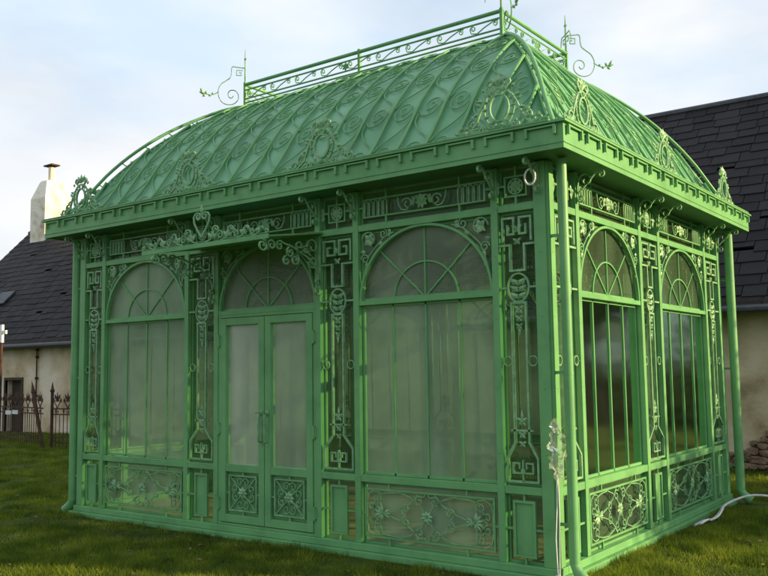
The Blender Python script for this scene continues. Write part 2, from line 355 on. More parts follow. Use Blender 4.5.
def pilaster(F, u0, u1, mat, plate=True):
    uc = (u0 + u1) / 2; h = (u1 - u0) / 2
    z0, z1 = ZS + .032, ZT - .03
    m = MB(); inner_frame(m, F, u0, u1, z0, z1, .018); inner_frame(m, F, u0, u1, .116, ZS - .032, .018)
    # lower raised frame with plate
    a, b_, c, d_ = uc - .095, uc + .095, .116 + .05, ZS - .032 - .045
    rectbar(m, F, a, b_, c, d_, .02, -.015, .012); pins(m, F, u0, u1, .116, ZS - .032, a, b_, c, d_, False)
    m.box((a + .021, -.012, c + .021), (b_ - .021, -.004, d_ - .021), F)
    pl = m.build('pilaster', PAINT, pav)
    pane(F, u0 + .004, u1 - .004, z0 + .003, z1 - .003, mat, pl); pane(F, u0 + .004, u1 - .004, .12, ZS - .036, mat, pl)
    m = MB()
    def B(pp, wd=.017, both=True, w0=-.012, w1=.011):
        P = [(uc + x, z) for x, z in pp]; m.bar(P, wd, w0, w1, F)
        if both: m.bar(mir(P, uc), wd, w0, w1, F)
    kw = h - .035
    B([(kw, 2.60), (kw, 2.79), (.025, 2.79), (.025, 2.66), (kw - .045, 2.66), (kw - .045, 2.73), (.072, 2.73)])
    B([(h, 2.575), (.062, 2.575), (.062, 2.37), (0.0, 2.37)])
    m.bar(arc(uc, 2.235, .092, .112, 0, 2 * pi, 28), .013, -.012, .005, F)
    B([(h, 2.235), (.1, 2.235)], .016)
    B([(.0, 2.115), (.062, 2.115), (.062, 1.03), (h - .03, .915), (h - .03, .735), (.0, .735)])
    B([(h, 1.66), (h - .012, 1.66)], .01)
    m.bar(arc(uc + h - .05, 1.66, .038, .038, 0, 2 * pi, 14), .008, -.01, .004, F); m.bar(arc(uc - h + .05, 1.66, .038, .038, 0, 2 * pi, 14), .008, -.01, .004, F)
    B([(.0, 1.125), (.095, 1.125)], .015)
    B([(.012, .83), (.012, .80), (.085, .80), (.085, .875), (.03, .875), (.03, .832)], .012)
    B([(0, .735), (0, .9)], .011, False)
    # cast foliage
    for zc, n, s in ((2.70, 5, .05), (2.60, 4, .04), (2.06, 4, .05), (1.99, 4, .04), (1.93, 3, .035), (1.19, 4, .05), (1.09, 4, .04), (1.02, 3, .035)):
        for sd in (-1, 1):
            m.leaf(uc, zc, pi / 2 - sd * .95, s, s * .55, .002, .012, F); m.leaf(uc, zc, -pi / 2 + sd * .8, s * .8, s * .5, .002, .012, F)
        m.disc(uc, zc, .012, .004, .014, F)
    m.leaf(uc, 1.2, pi / 2, .08, .02, .002, .01, F); m.leaf(uc, 1.93, -pi / 2, .07, .02, .002, .01, F)
    for zc in (2.18, 2.235, 2.29):
        for sd in (-1, 1):
            m.leaf(uc, zc - .03, pi / 2 - sd * 1.0, .075, .035, .002, .014, F); m.leaf(uc, zc, -pi / 2 + sd * 1.1, .055, .03, .002, .012, F)
    m.build('pilaster_ornament', ORN, pl)
    return pl

def frieze(F, u0, u1, mat, small=False):
    z0, z1 = ZT + .03, 3.205; uc = (u0 + u1) / 2
    m = MB(); inner_frame(m, F, u0, u1, z0, z1, .015)
    zc = (z0 + z1) / 2 - .01
    if small:
        a, b_, c, d_ = uc - .10, uc + .10, zc - .085, zc + .085
        rectbar(m, F, a, b_, c, d_, .013, -.012, .006); pins(m, F, u0, u1, z0, z1, a, b_, c, d_, False)
    else:
        a, b_, c, d_ = u0 + .05, u1 - .05, zc - .085, zc + .085
        rectbar(m, F, a, b_, c, d_, .012, -.012, .006); pins(m, F, u0, u1, z0, z1, a, b_, c, d_)
    fr = m.build('frieze_panel', PAINT, pav)
    pane(F, u0 + .003, u1 - .003, z0 + .003, z1 - .003, mat, fr)
    m = MB()
    if small:
        m.bar(arc(uc, zc, .062, .062, 0, 2 * pi, 18), .01, -.01, .004, F)
        for k in range(8): m.leaf(uc, zc, k * pi / 4, .055, .034, .003, .012, F)
        m.disc(uc, zc, .02, .01, .015, F)
        for sd in (-1, 1):
            mc = m; m = MB()
            for dz in (-.06, .06): m.leaf(uc + sd * .17, zc, pi / 2 if dz > 0 else -pi / 2, .06, .04, .0, .01, F)
            m.disc(uc + sd * .17, zc, .028, .004, .018, F)
            m.build('boss', ORN, fr); m = mc
    else:
        w = b_ - a; hh = .07
        for sd in (-1, 1):
            mc = m; m = MB()
            for k in range(5):
                u = uc + sd * (w / 2 - .036 - k * .052)
                m.bar([(u - .018, c + .012), (u - .018, d_ - .04)] + arc(u, d_ - .04, .018, .022, pi, 0, 8) + [(u + .018, c + .012)], .007, -.01, .004, F)
            m.build('comb_grille', ORN, fr); m = mc
            mc = m; m = MB()
            P = spiral(.15, -.005, .055, .015, pi * .1, 1.2) ; m.bar([(uc + sd * x, zc + z) for x, z in P], .009, -.01, .004, F)
            m.bar([(uc + sd * x, zc + z) for x, z in [(.0, .05), (.06, .045), (.11, -.02), (.16, -.06), (.21, -.05), (.24, .0), (.25, .06)]], .009, -.01, .004, F)
            for an in (.4, -.5, 1.2): m.leaf(uc + sd * .07, zc, an if sd > 0 else pi - an, .05, .028, .002, .01, F)
            m.build('frieze_scroll', ORN, fr); m = mc
        for k in range(8): m.leaf(uc, zc, k * pi / 4 + .2, .06, .034, .003, .012, F)
        m.disc(uc, zc, .025, .008, .015, F)
    m.build('frieze_ornament', ORN, fr)

def soffit_bracket(F, u):
    """pair of S-scrolls carrying the eave, standing out from a post"""
    m = MB()
    G = lambda a, w, z: F(u + w, a, z)          # plane perpendicular to the wall: a = distance outwards
    m.bar(spiral(.10, 3.13, .062, .014, pi * .95, -1.15, 18)[::-1] + [(.03, 3.10), (.024, 3.02)] + spiral(.055, 2.985, .034, .01, pi, 1.2, 14), .009, -.01, .01, G)
    m.bar([(.035, 3.03), (.08, 3.07), (.14, 3.13), (.19, 3.185)] + spiral(.235, 3.165, .035, .01, pi * .8, -1.2, 14), .009, -.01, .01, G)
    m.build('eaves_bracket', ORN, pav)

HP = [.05, .45, 1.87, 2.32, 3.68, 4.13, 5.55, 5.95]
SP = [.05, .54, 1.96, 2.48, 4.0, 4.55]
def zone(F, posts, kinds, mat, detail=True):
    for i, u in enumerate(posts):
        post(F, u, .10 if i in (0, len(posts) - 1) else .062)
        if detail and not (i == 0 and F is Fright): soffit_bracket(F, u)
    for i, k in enumerate(kinds):
        a = posts[i] + (.05 if i == 0 else .031); b_ = posts[i + 1] - (.05 if i == len(kinds) - 1 else .031)
        rail(F, a, b_, ZT, .056)
        frieze(F, a, b_, SHADEG, k == 'P')
        if k == 'D': continue
        rail(F, a, b_, ZS, .06)
        if k == 'P': pilaster(F, a, b_, SHADEG)
        else: window(F, a, b_, mat, True); lower_panel(F, a, b_, mat)
zone(Ffront, HP, 'PWPDPWP', FROST)
zone(Fright, SP, 'PWPWP', CLEAR)
zone(Fback, HP, 'PWPWPWP', CLEAR, False)
zone(Fleft, SP, 'PWPWP', CLEAR, False)

# ---- double door
def door():
    F = Ffront; u0, u1 = HP[3] + .031, HP[4] - .031; zt = ZA - .02; mid = (u0 + u1) / 2
    # fixed fanlight above
    r = (u1 - u0) / 2 - .012; uc = mid; z2 = ZT - .03
    m = MB(); inner_frame(m, F, u0, u1, ZA + .02, z2); m.box((u0, -.07, ZA - .0195), (u1, .014, ZA + .0195), F)
    fl = m.build('fanlight', PAINT, pav); pane(F, u0 + .004, u1 - .004, ZA + .022, z2 - .003, FANL, fl)
    m = MB(); za = ZA + .02; H = z2 - za - .005
    m.bar(arc(uc, za, r, H, 0, pi, 40), .022, -.025, .008, F); m.bar(arc(uc, za, r * .49, H * .5, 0, pi, 28), .013, -.045, -.030, F)
    for an in (pi / 2, pi / 4, 3 * pi / 4): m.bar([(uc + .02 * cos(an), za + .02 * sin(an)), (uc + r * cos(an), za + H * sin(an))], .012, -.045, -.032, F)
    m.build('fan_grille', PAINT, fl)
    for sd in (-1, 1): m = MB(); spandrel(m, F, uc, r, sd); m.build('spandrel_scroll', ORN, fl)
    # frame
    m = MB(); m.box((u0, -.05, .116), (u0 + .035, .012, zt), F); m.box((u1 - .035, -.05, .116), (u1, .012, zt), F); m.box((u0 + .0355, -.05, zt - .03), (u1 - .0355, .012, zt), F)
    m.box((u0 + .0355, -.05, .116), (u1 - .0355, .012, .14), F)
    m.build('door_frame', PAINT, pav, bevel=.003)
    for sd, (a, b_) in ((-1, (u0 + .04, mid - .004)), (1, (mid + .004, u1 - .04))):
        zb, ztp = .148, zt - .036; st = .075
        m = MB()
        m.box((a, -.045, zb), (a + st, .022, ztp), F); m.box((b_ - st, -.045, zb), (b_, .022, ztp), F)
        m.box((a + st, -.045, ztp - .07), (b_ - st, .020, ztp), F); m.box((a + st, -.045, zb), (b_ - st, .020, zb + .075), F)
        m.box((a + st, -.045, ZS - .035), (b_ - st, .020, ZS + .04), F)
        m.box((a + st, -.04, zb + .075), (b_ - st, -.025, ZS - .035), F)
        lf = m.build('door_leaf', PAINT, pav, bevel=.003)
        pane(F, a + st, b_ - st, ZS + .04, ztp - .07, FROST, lf, w=-.02)
        c, d_ = zb + .075 + .035, ZS - .035 - .03; p, q = a + st + .035, b_ - st - .035
        m = MB(); rectbar(m, F, p, q, c, d_, .014, -.01, .012); pins(m, F, a + st, b_ - st, zb + .075, ZS - .035, p, q, c, d_, False)
        cu, cz = (p + q) / 2, (c + d_) / 2; hw, hh = (q - p) / 2 - .014, (d_ - c) / 2 - .014
        for s1 in (-1, 1):
            m.bar([(cu - hw, cz - s1 * hh), (cu + hw, cz + s1 * hh)], .009, -.01, .006, F)
        for k in range(4):
            a1 = k * pi / 2
            for s1 in (-1, 1):
                P = spiral(.105, s1 * .042, .045, .01, -s1 * pi / 2, s1 * 1.2, 16)
                m.bar([(cu + x * cos(a1) - z * sin(a1), cz + x * sin(a1) + z * cos(a1)) for x, z in P], .008, -.01, .005, F)
        for k in range(8): m.leaf(cu, cz, k * pi / 4, .058, .036, .01, .014, F)
        m.disc(cu, cz, .02, .02, .016, F)
        m.build('rosette_panel', ORN, lf)
        hx = (b_ - .035) if sd < 0 else (a + .035)
        m = MB(); m.box((hx - .018, .0225, .90), (hx + .018, .028, 1.24), F)
        m.tube([F(hx, .028, .94), F(hx, .062, .945), F(hx, .066, .97), F(hx, .066, 1.17), F(hx, .062, 1.195), F(hx, .028, 1.20)], .010, 8)
        m.tube([F(hx, .028, 1.22), F(hx, .05, 1.22), F(hx + sd * -.0 + (-.05 if sd < 0 else .05), .052, 1.218)], .007, 6)
        m.build('door_handle', ORN, lf)
        for zz in (.32, 1.05, 1.92):
            hu = a - .018 if sd < 0 else b_ + .018
            m = MB(); m.tube([F(hu, .028, zz - .06), F(hu, .028, zz + .06)], .013, 8); m.box((hu - .03, .0225, zz - .045), (hu + .03, .026, zz + .045), F)
            m.build('hinge', PAINT, lf)
door()

# ---- door canopy: sloping plate on scroll brackets
def canopy():
    xa, xb, yo = -3.92, -2.25, -.74
    m = MB(); zi, zo = 2.885, 2.775
    V = [(xa, -.021, zi), (xb, -.021, zi), (xb, yo, zo), (xa, yo, zo)]; V += [(x, y, z - .014) for x, y, z in V]
    m.add(V, [(0, 1, 2, 3), (7, 6, 5, 4), (0, 4, 5, 1), (1, 5, 6, 2), (2, 6, 7, 3), (3, 7, 4, 0)])
    m.box((xa - .01, yo - .012, zo - .03), (xb + .01, yo - .0005, zo + .012))
    ca = m.build('door_canopy', PAINT, pav)
    Fc = lambda u, w, z: (u, yo - .006 - w, zo + .012 + z)
    m = MB(); uc = (xa + xb) / 2
    for sd in (-1, 1):
        heart = [(0, .05), (.055, .12), (.10, .19), (.105, .245), (.08, .275)] + spiral(.045, .245, .038, .012, pi * .3, 1.2)
        m.bar([(uc + sd * x, z) for x, z in heart], .013, -.007, .007, Fc)
        for x0, sc in ((.16, 1.0), (.36, .85), (.56, .7), (.74, .5)):
            P = [(x0 - .11, .0), (x0 - .04, .02 * sc), (x0 + .05, .10 * sc)] + spiral(x0 + .02, .10 * sc, .045 * sc, .012, 0, 1.3)
            m.bar([(uc + sd * x, z) for x, z in P], .010, -.006, .006, Fc)
            P = spiral(x0 + .085, .05 * sc, .042 * sc, .010, pi * .9, -1.3); m.bar([(uc + sd * x, z) for x, z in P], .009, -.006, .006, Fc)
            for an in (.5, 1.4, 2.4): m.leaf(uc + sd * (x0 - .02), .03, an if sd > 0 else pi - an, .075 * sc, .035, 0, .009, Fc)
    m.leaf(uc, .26, pi / 2, .09, .03, 0, .01, Fc)
    m.build('canopy_cresting', ORN, ca)
    for x in (-3.71, -2.29):
        m = MB(); G = lambda a, w, z: (x + w, -a, z)
        def s(pp, wd=.011): m.bar(pp, wd, -.009, .009, G)
        s([(.025, 2.40), (.045, 2.50), (.10, 2.58), (.20, 2.64), (.30, 2.675), (.40, 2.715), (.52, 2.735)] + spiral(.56, 2.705, .045, .012, pi * .6, -1.2))
        s(spiral(.66, 2.70, .055, .014, -pi * .3, 1.3)[::-1] + [(.72, 2.72), (.78, 2.745)])
        s(spiral(.77, 2.69, .06, .014, pi * .6, 1.3))
        for cx, cz, rr, a0, tn in ((.12, 2.74, .09, -1.2, 1.2), (.12, 2.60, .065, 0, -1.3), (.30, 2.73, .055, -2.2, 1.3), (.42, 2.66, .05, 1.2, -1.3), (.36, 2.60, .055, 2.2, 1.3), (.47, 2.58, .045, 1.5, -1.2), (.05, 2.42, .03, 0, 1.3), (.055, 2.335, .042, 1.5, -1.3), (.22, 2.70, .04, .5, 1.2)):
            s(spiral(cx, cz, rr, rr * .22, a0, tn), .010)
        s([(.02, 2.34), (.02, 2.80)], .012)
        m.build('canopy_bracket', ORN, ca)
canopy()

# ---- eaves: soffit, gutter box, toothed fascia
OV = .30
m = MB()
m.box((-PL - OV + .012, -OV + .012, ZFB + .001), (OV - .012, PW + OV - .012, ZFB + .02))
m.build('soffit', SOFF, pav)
def faces4(fn):
    fn(lambda u, w, z: (u - PL, -w, z), PL); fn(lambda u, w, z: (w, u, z), PW)
    fn(lambda u, w, z: (-u, PW + w, z), PL); fn(lambda u, w, z: (-PL - w, PW - u, z), PW)
def fascia(F, ln):
    m = MB()
    m.box((-OV + .0, OV - .012, ZFB - .012), (ln + OV - .0125, OV, ZFT - .02), F)          # board
    m.box((-OV - .03, OV + .0005, ZFT - .022), (ln + OV + .0, OV + .030, ZFT - .004), F)    # lip
    m.box((-OV, OV - .10, ZFT - .0035), (ln + OV - .1, OV + .034, ZFT + .008), F)
    m.box((-OV, OV + .0005, ZFB + .028), (ln + OV, OV + .006, ZFB + .036), F)
    n = int((ln + 2 * OV) / .33); st = (ln + 2 * OV) / n; u = -OV + .04
    for k in range(n):
        a = -OV + st * k + .045; b_ = a + st - .095; zt = ZFT - .034
        m.box((a, OV + .0065, zt - .072), (a + .020, OV + .028, zt), F); m.box((b_ - .022, OV + .0065, zt - .072), (b_, OV + .028, zt), F)
        m.box((a + .022, OV + .0065, zt - .012), (b_ - .022, OV + .024, zt), F)
    m.build('fascia', PAINT, pav)
faces4(fascia)

# ---- curved roof
RA, RB, RO = 1.161, 1.528, .15
TAB = [(0, 3.40), (.06, 3.50), (.12, 3.62), (.18, 3.76), (.25, 3.93), (.37, 4.17), (.54, 4.45), (.70, 4.66), (.85, 4.82), (1, 4.93)]
def prof(t):
    # Catmull-Rom through the table
    t = max(0, min(1, t))
    for i in range(len(TAB) - 1):
        if t <= TAB[i + 1][0]: break
    x0, y0 = TAB[i]; x1, y1 = TAB[i + 1]
    m0 = (TAB[i + 1][1] - TAB[max(i - 1, 0)][1]) / (TAB[i + 1][0] - TAB[max(i - 1, 0)][0])
    j = min(i + 2, len(TAB) - 1); m1 = (TAB[j][1] - TAB[i][1]) / (TAB[j][0] - TAB[i][0])
    h = x1 - x0; s = (t - x0) / h
    return (2 * s**3 - 3 * s**2 + 1) * y0 + (s**3 - 2 * s**2 + s) * h * m0 + (-2 * s**3 + 3 * s**2) * y1 + (s**3 - s**2) * h * m1
def slope_fn(side):
    """returns (S(u,t,off) -> point, full length of eave, umin(t), umax(t)); u runs along the eave from its left end"""
    if side in ('front', 'back'): run, ln, inset = RB, PL, RA
    else: run, ln, inset = RA, PW, RB
    full = ln + 2 * RO
    def S(u, t, off=0.0):
        d = -RO + (run + RO) * t; z = prof(t)
        e = .01; dz = (prof(min(1, t + e)) - prof(max(0, t - e))); dd = (run + RO) * (min(1, t + e) - max(0, t - e))
        l = math.hypot(dz, dd); nd_, nz = -dz / l, dd / l
        d += nd_ * off; z += nz * off; uu = u - RO
        if side == 'front': return (uu - PL, d, z)
        if side == 'right': return (-d, uu, z)
        if side == 'back': return (-uu, PW - d, z)
        return (-PL + d, PW - uu, z)
    return S, full, (lambda t: (inset + RO) * t), (lambda t: full - (inset + RO) * t)
NT = 22
m = MB(); 
for side in ('front', 'right', 'back', 'left'):
    S, full, lo, hi = slope_fn(side); nu = 24
    V = [S(lo(t / NT) + (hi(t / NT) - lo(t / NT)) * k / nu, t / NT) for t in range(NT + 1) for k in range(nu + 1)]
    m.add(V, [(t * (nu + 1) + k, t * (nu + 1) + k + 1, (t + 1) * (nu + 1) + k + 1, (t + 1) * (nu + 1) + k) for t in range(NT) for k in range(nu)])
m.box((-PL + RA - .01, RB - .01, 4.90), (-RA + .01, PW - RB + .01, 4.935))
roof = m.build('roof', SHEET, pav, smooth=True)
sol = roof.modifiers.new('thick', 'SOLIDIFY'); sol.thickness = .008; sol.offset = -1

for side in ('front', 'right', 'back', 'left'):
    S, full, lo, hi = slope_fn(side)
    n = round(full / .30); sp = full / n
    inset = (full - (hi(1) - lo(1))) / 2
    for k in range(1, n):
        u = sp * k; tm = min(1, u / inset, (full - u) / inset)
        if tm < .06: continue
        m = MB(); q = max(3, int(tm * 18))
        # ridge of the seam plus standing rod
        m.tube([S(u, .0 + tm * i / q, .026) for i in range(q + 1)], .0155, 6)
        m.build('roof_rib', PAINT, roof, smooth=True)
    if side in ('back', 'left'): continue
    for k in range(n):
        m = MB(); u0 = sp * k; cnt = 0; flip = k % 2
        for t0, ln in ((.0, .15), (.14, .215), (.355, .215), (.57, .215), (.785, .205)):
            # local frame: x across the bay (0..sp), y along the slope in t (scaled)
            sc = 2.3
            P = curl((sp * .97, 0), pi * .62, ln * 3.0, -1.2 if ln > .2 else 2, 0, 2) if False else None
            H = ln * sc
            pts = smooth_path([(sp * .96, -H * .34), (sp * .80, -H * .16), (sp * .42, H * .02), (sp * .14, H * .22), (sp * .12, H * .38)], 4) + spiral(sp * .50, H * .54, sp * .40, sp * .06, -pi * .86, 1.75, 30)
            if ln < .2: pts = spiral(sp * .5, H * .3, sp * .36, sp * .08, -pi * .45, 1.5, 20)
            extra = [(sp * .96, H * .60), (sp * .90, H * .76), (sp * .70, H * .90), (sp * .40, H * .97), (sp * .14, H * 1.08)]
            if flip: pts = [(sp - x, y) for x, y in pts]; extra = [(sp - x, y) for x, y in extra]
            run = []
            for x, y in pts:
                u, t = u0 + x, t0 + y / sc
                if t < 0.005 or t > .985 or u < lo(t) + .05 or u > hi(t) - .05:
                    if len(run) > 2: m.tube(run, .0068, 5); cnt += 1
                    run = []; continue
                run.append(S(u, t, .020))
            if len(run) > 2: m.tube(run, .0068, 5); cnt += 1
        if cnt: m.build('roof_scroll', PAINT, roof)
# hip rods standing clear of the sheet
def hip(cx, cy):
    m = MB(); pts = []; pts2 = []
    for i in range(25):
        t = i / 24
        x = (RO - (RA + RO) * t) if cx else (-PL - RO + (RA + RO) * t)
        y = (-RO + (RB + RO) * t) if cy else (PW + RO - (RB + RO) * t)
        ox = 1 if cx else -1; oy = -1 if cy else 1
        of = .05 + .035 * sin(pi * min(1, t * 1.25)) if 0 < i < 24 else .03
        pts.append((x + ox * of * .6, y + oy * of * .6, prof(t) + of * .6)); pts2.append((x, y, prof(t) + .004))
    m.tube(pts, .019, 8); m.tube(pts2, .014, 6)
    for i in range(2, 24, 3): m.tube([pts[i], pts2[i]], .007, 5)
    m.build('hip_rod', PAINT, roof, smooth=True)
for c in ((1, 1), (0, 1), (1, 0), (0, 0)): hip(*c)

# ---- roof-top railing with corner spires
def railing():
    zb, ztp = 4.965, 5.235; x0, x1, y0, y1 = -PL + RA, -RA, RB, PW - RB
    m = MB(); cs = [(x0, y0), (x1, y0), (x1, y1), (x0, y1)]
    for i in range(4):
        a, b_ = cs[i], cs[(i + 1) % 4]
        for z, r in ((ztp, .021), (ztp - .07, .010), (ztp - .185, .010), (ztp - .235, .010)):
            m.tube([(*a, z), (*b_, z)], r, 8)
        m.box((min(a[0], b_[0]) - .02, min(a[1], b_[1]) - .02, 4.936), (max(a[0], b_[0]) + .02, max(a[1], b_[1]) + .02, 4.952 + .002 * i)) if i % 2 == 0 else None
    rl = m.build('roof_railing', PAINT, pav)
    for x, y in cs + [((x0 + x1) / 2, y0), ((x0 + x1) / 2, y1)]:
        m = MB(); m.box((x - .016, y - .016, 4.935), (x + .016, y + .016, ztp + .03)); m.build('railing_post', PAINT, rl)
    m = MB()
    for i in range(4):
        a = Vector((*cs[i], 0)); b_ = Vector((*cs[(i + 1) % 4], 0)); d = b_ - a; ln = d.length; d.normalize(); nrm = Vector((d.y, -d.x, 0))
        F = lambda u, w, z: tuple(a + d * u + nrm * w + Vector((0, 0, z)))
        n = round(ln / .42); s = ln / n; zc = ztp - .128
        for k in range(n):
            u = s * k; f = 1 if k % 2 else 1
            P = spiral(.07, .012, .034, .010, pi, -1.15, 12)[::-1] + [(.05, -.03), (.12, -.045), (s * .5, .0), (s - .1, .04)] + [(s - .04, .045)]
            m.bar([(u + x, zc + z * f) for x, z in P], .008, -.006, .006, F)
            m.bar([(u + x, zc + z) for x, z in spiral(s - .075, .015, .03, .010, pi * .4, -1.2, 12)], .007, -.006, .006, F)
            if k == n // 2:
                for q in range(6): m.leaf(u, zc, q * pi / 3 + pi / 6, .05, .03, 0, .012, F)
    m.build('railing_scrolls', PAINT, rl)
    for (x, y), (dx, dy) in zip(cs, ((-1, -1), (1, -1), (1, 1), (-1, 1))):
        m = MB(); h = ztp
        m.tube([(x, y, h), (x, y, h + .30), (x, y, h + .46)], [.013, .010, .003], 8)
        m.disc(0, 0, .02, 0, .02, lambda u, w, z: (x + u, y + w, h + .335 + z))
        d = Vector((dx, dy, 0)).normalized(); G = lambda u, w, z: tuple(Vector((x, y, h - .16)) + d * u + Vector((-d.y, d.x, 0)) * w + Vector((0, 0, z)))
        body = smooth_path([(.0, .375), (.10, .385), (.165, .385), (.175, .30), (.19, .245), (.24, .205), (.30, .16), (.335, .09), (.335, .01), (.295, -.07), (.22, -.105), (.14, -.09), (.09, -.035), (.09, .035), (.13, .08), (.185, .08), (.215, .04), (.205, -.005), (.17, -.018), (.15, .01)], 5)
        m.bar(body, .009, -.006, .006, G)
        m.bar([(.03, .345), (.11, .345), (.11, .28), (.05, .28), (.05, .315), (.08, .315)], .008, -.005, .005, G)
        for s2 in (.9, -.9):   # cross arms
            G2 = lambda u, w, z: tuple(Vector((x, y, h - .16)) + Vector((-d.y, d.x, 0)) * u * s2 + d * w + Vector((0, 0, z)))
            m.bar([(.0, .385), (.14, .39), (.17, .33), (.19, .24)], .008, -.005, .005, G2); m.bar([(.03, .345), (.09, .345), (.09, .29), (.04, .29)], .007, -.005, .005, G2)
        m.bar(smooth_path([(.33, .06), (.38, .03), (.44, .015), (.50, .03)], 4), .008, -.005, .005, G)
        for an, lg, px in ((.3, .08, .49), (1.1, .08, .52), (2.2, .05, .50), (-.7, .05, .49), (2.6, .035, .42), (-.9, .035, .43)):
            m.leaf(px, .025, an, lg, .03, 0, .014, G)
        m.build('corner_spire', ORN, rl)
    m = MB(); m.box((-3.62, 1.85, 4.938), (-2.85, 2.5, 5.13)); m.build('roof_hatch', SOFF, rl)
railing()

# ---- cast crest ornaments standing on the gutter
def crest_mesh(m, F):
    z0 = 0.0
    def both(pp, wd=.012):
        m.bar(pp, wd, -.009, .009, F); m.bar([(-u, z) for u, z in pp], wd, -.009, .009, F)
    m.bar(arc(0, .19, .072, .105, 0, 2 * pi, 24), .015, -.010, .012, F)
    m.bar(arc(0, .19, .115, .155, -1.1, pi + 1.1, 24), .012, -.008, .008, F)
    for k in range(14):
        an = -pi / 2 + (k + .5) * 2 * pi / 14
        m.leaf(.085 * cos(an), .19 + .12 * sin(an), an, .042, .024, .002, .016, F)
    both([(.02, .30), (.05, .34), (.085, .37)] + spiral(.06, .385, .032, .010, -.2, 1.2, 12))
    for an in (pi / 2, pi / 2 - .6, pi / 2 + .6): m.leaf(0, .355, an, .095, .04, 0, .016, F)
    both([(.10, .28), (.14, .20), (.17, .12), (.21, .06), (.27, .02)], .014)
    both(spiral(.20, .10, .05, .012, -1.0, 1.3, 14)); both(spiral(.285, .055, .04, .012, -2.5, 1.3, 14)); both(spiral(.13, .04, .035, .010, 1.5, 1.3, 14))
    for sd in (-1, 1):
        for (u, z, an, lg) in ((.12, .26, .3, .06), (.14, .22, .8, .06), (.15, .17, -.2, .06), (.18, .13, .7, .06), (.20, .08, .0, .06), (.24, .05, .9, .06), (.30, .03, .4, .07), (.30, .05, 1.6, .06), (.08, .02, 1.8, .05), (.04, .02, 1.3, .05), (.31, .02, -.1, .05), (.10, .33, .9, .05), (.16, .05, 1.6, .07)):
            m.leaf(sd * u, z, an if sd > 0 else pi - an, lg * .8, .026, .002, .013, F)
    m.box((-.34, -.008, -.012), (.34, .008, .006), F)
first = None
spots = [(-5.75, -.20, 0), (-3.9, -.20, 0), (-2.1, -.20, 0), (-.28, -.20, 0), (.20, .30, pi / 2), (.20, 2.22, pi / 2), (.20, 4.27, pi / 2),
         (-5.72, PW + .2, pi), (-3.9, PW + .2, pi), (-2.1, PW + .2, pi), (-.28, PW + .2, pi), (-6.2, .30, -pi / 2), (-6.2, 2.22, -pi / 2), (-6.2, 4.27, -pi / 2)]
for x, y, rz in spots:
    if first is None:
        m = MB(); crest_mesh(m, lambda u, w, z: (u, -w, z)); o = first = m.build('crest_ornament', ORN, pav)
    else:
        o = first.copy(); COL.objects.link(o); o.parent = pav
    o.scale = (1.15, 1, 1.02); o.location = (x, y, ZFT + .022); o.rotation_euler = (0, 0, rz)

# ---- downpipes
def downpipe(x, y, ax, ay, rr=.05, zt=3.2):
    m = MB()
    m.tube([(x, y, zt), (x, y, .16), (x + ax * .03, y + ay * .03, .10), (x + ax * .10, y + ay * .10, .04)], [rr, rr, rr + .002, rr + .004], 20)
    for z in (.42, 1.55, 2.6): m.tube([(x, y, z), (x, y, z + .02)], rr + .0015, 20); m.box((min(x, x - ax * .12) , y - .006, z + .006), (max(x, x - ax * .12), y + .006, z + .03))
    m.build('downpipe', PAINT, pav, smooth=False)
    for p in pav.children[-1].data.polygons if False else []: pass
PIPES = [(.125, .03, 1, -.2, .039), (.115, 4.66, 1, .3), (-PL - .125, .02, -1, -.3), (-PL - .125, 4.6, -1, .3)]
for p in PIPES: downpipe(*p)

# ================================================================== FARMHOUSE BEHIND
house = empty('farmhouse', (-12.4, 8, 0))
tag(house, 'long low farmhouse with dark slate roof and stained beige plaster wall behind the pavilion', 'house')
HX0, HX1, HY0, HY1, HE, HR, HRY = -26.7, 1.0, 8.0, 16.0, 2.62, 6.9, 12.0
ox, oy = 12.4, -8
def H(x, y, z): return (x + ox, y + oy, z)
wm, t, b = newmat('stained_plaster')
mp_, n_, r_ = noisecol(t, b, [(0.26, 0.20, 0.11), (0.47, 0.38, 0.24), (0.58, 0.49, 0.34), (0.66, 0.59, 0.47)], .8, detail=9, rough=.6, pos=(.32, .62), bump=.5, bscale=5, dist=.03, stretch=(1, 1, 1.3))
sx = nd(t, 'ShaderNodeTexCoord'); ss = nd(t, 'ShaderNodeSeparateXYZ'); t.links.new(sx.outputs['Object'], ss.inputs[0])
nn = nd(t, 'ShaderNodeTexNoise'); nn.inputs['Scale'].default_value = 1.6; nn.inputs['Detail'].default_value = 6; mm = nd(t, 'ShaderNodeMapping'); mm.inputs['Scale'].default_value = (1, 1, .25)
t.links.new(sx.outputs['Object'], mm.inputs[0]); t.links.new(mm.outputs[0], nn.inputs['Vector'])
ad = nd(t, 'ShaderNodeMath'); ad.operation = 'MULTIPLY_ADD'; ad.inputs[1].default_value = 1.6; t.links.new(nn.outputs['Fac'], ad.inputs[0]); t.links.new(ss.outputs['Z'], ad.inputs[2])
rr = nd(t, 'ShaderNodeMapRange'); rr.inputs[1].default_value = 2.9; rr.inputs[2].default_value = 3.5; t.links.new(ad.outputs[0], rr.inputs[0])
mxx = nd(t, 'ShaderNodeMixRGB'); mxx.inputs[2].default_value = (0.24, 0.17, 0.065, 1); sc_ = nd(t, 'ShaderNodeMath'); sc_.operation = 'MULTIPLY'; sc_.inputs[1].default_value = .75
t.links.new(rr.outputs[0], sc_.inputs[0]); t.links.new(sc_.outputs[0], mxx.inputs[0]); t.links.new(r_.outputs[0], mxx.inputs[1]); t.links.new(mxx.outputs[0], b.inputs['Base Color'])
b.inputs['Roughness'].default_value = .95
m = MB(); 
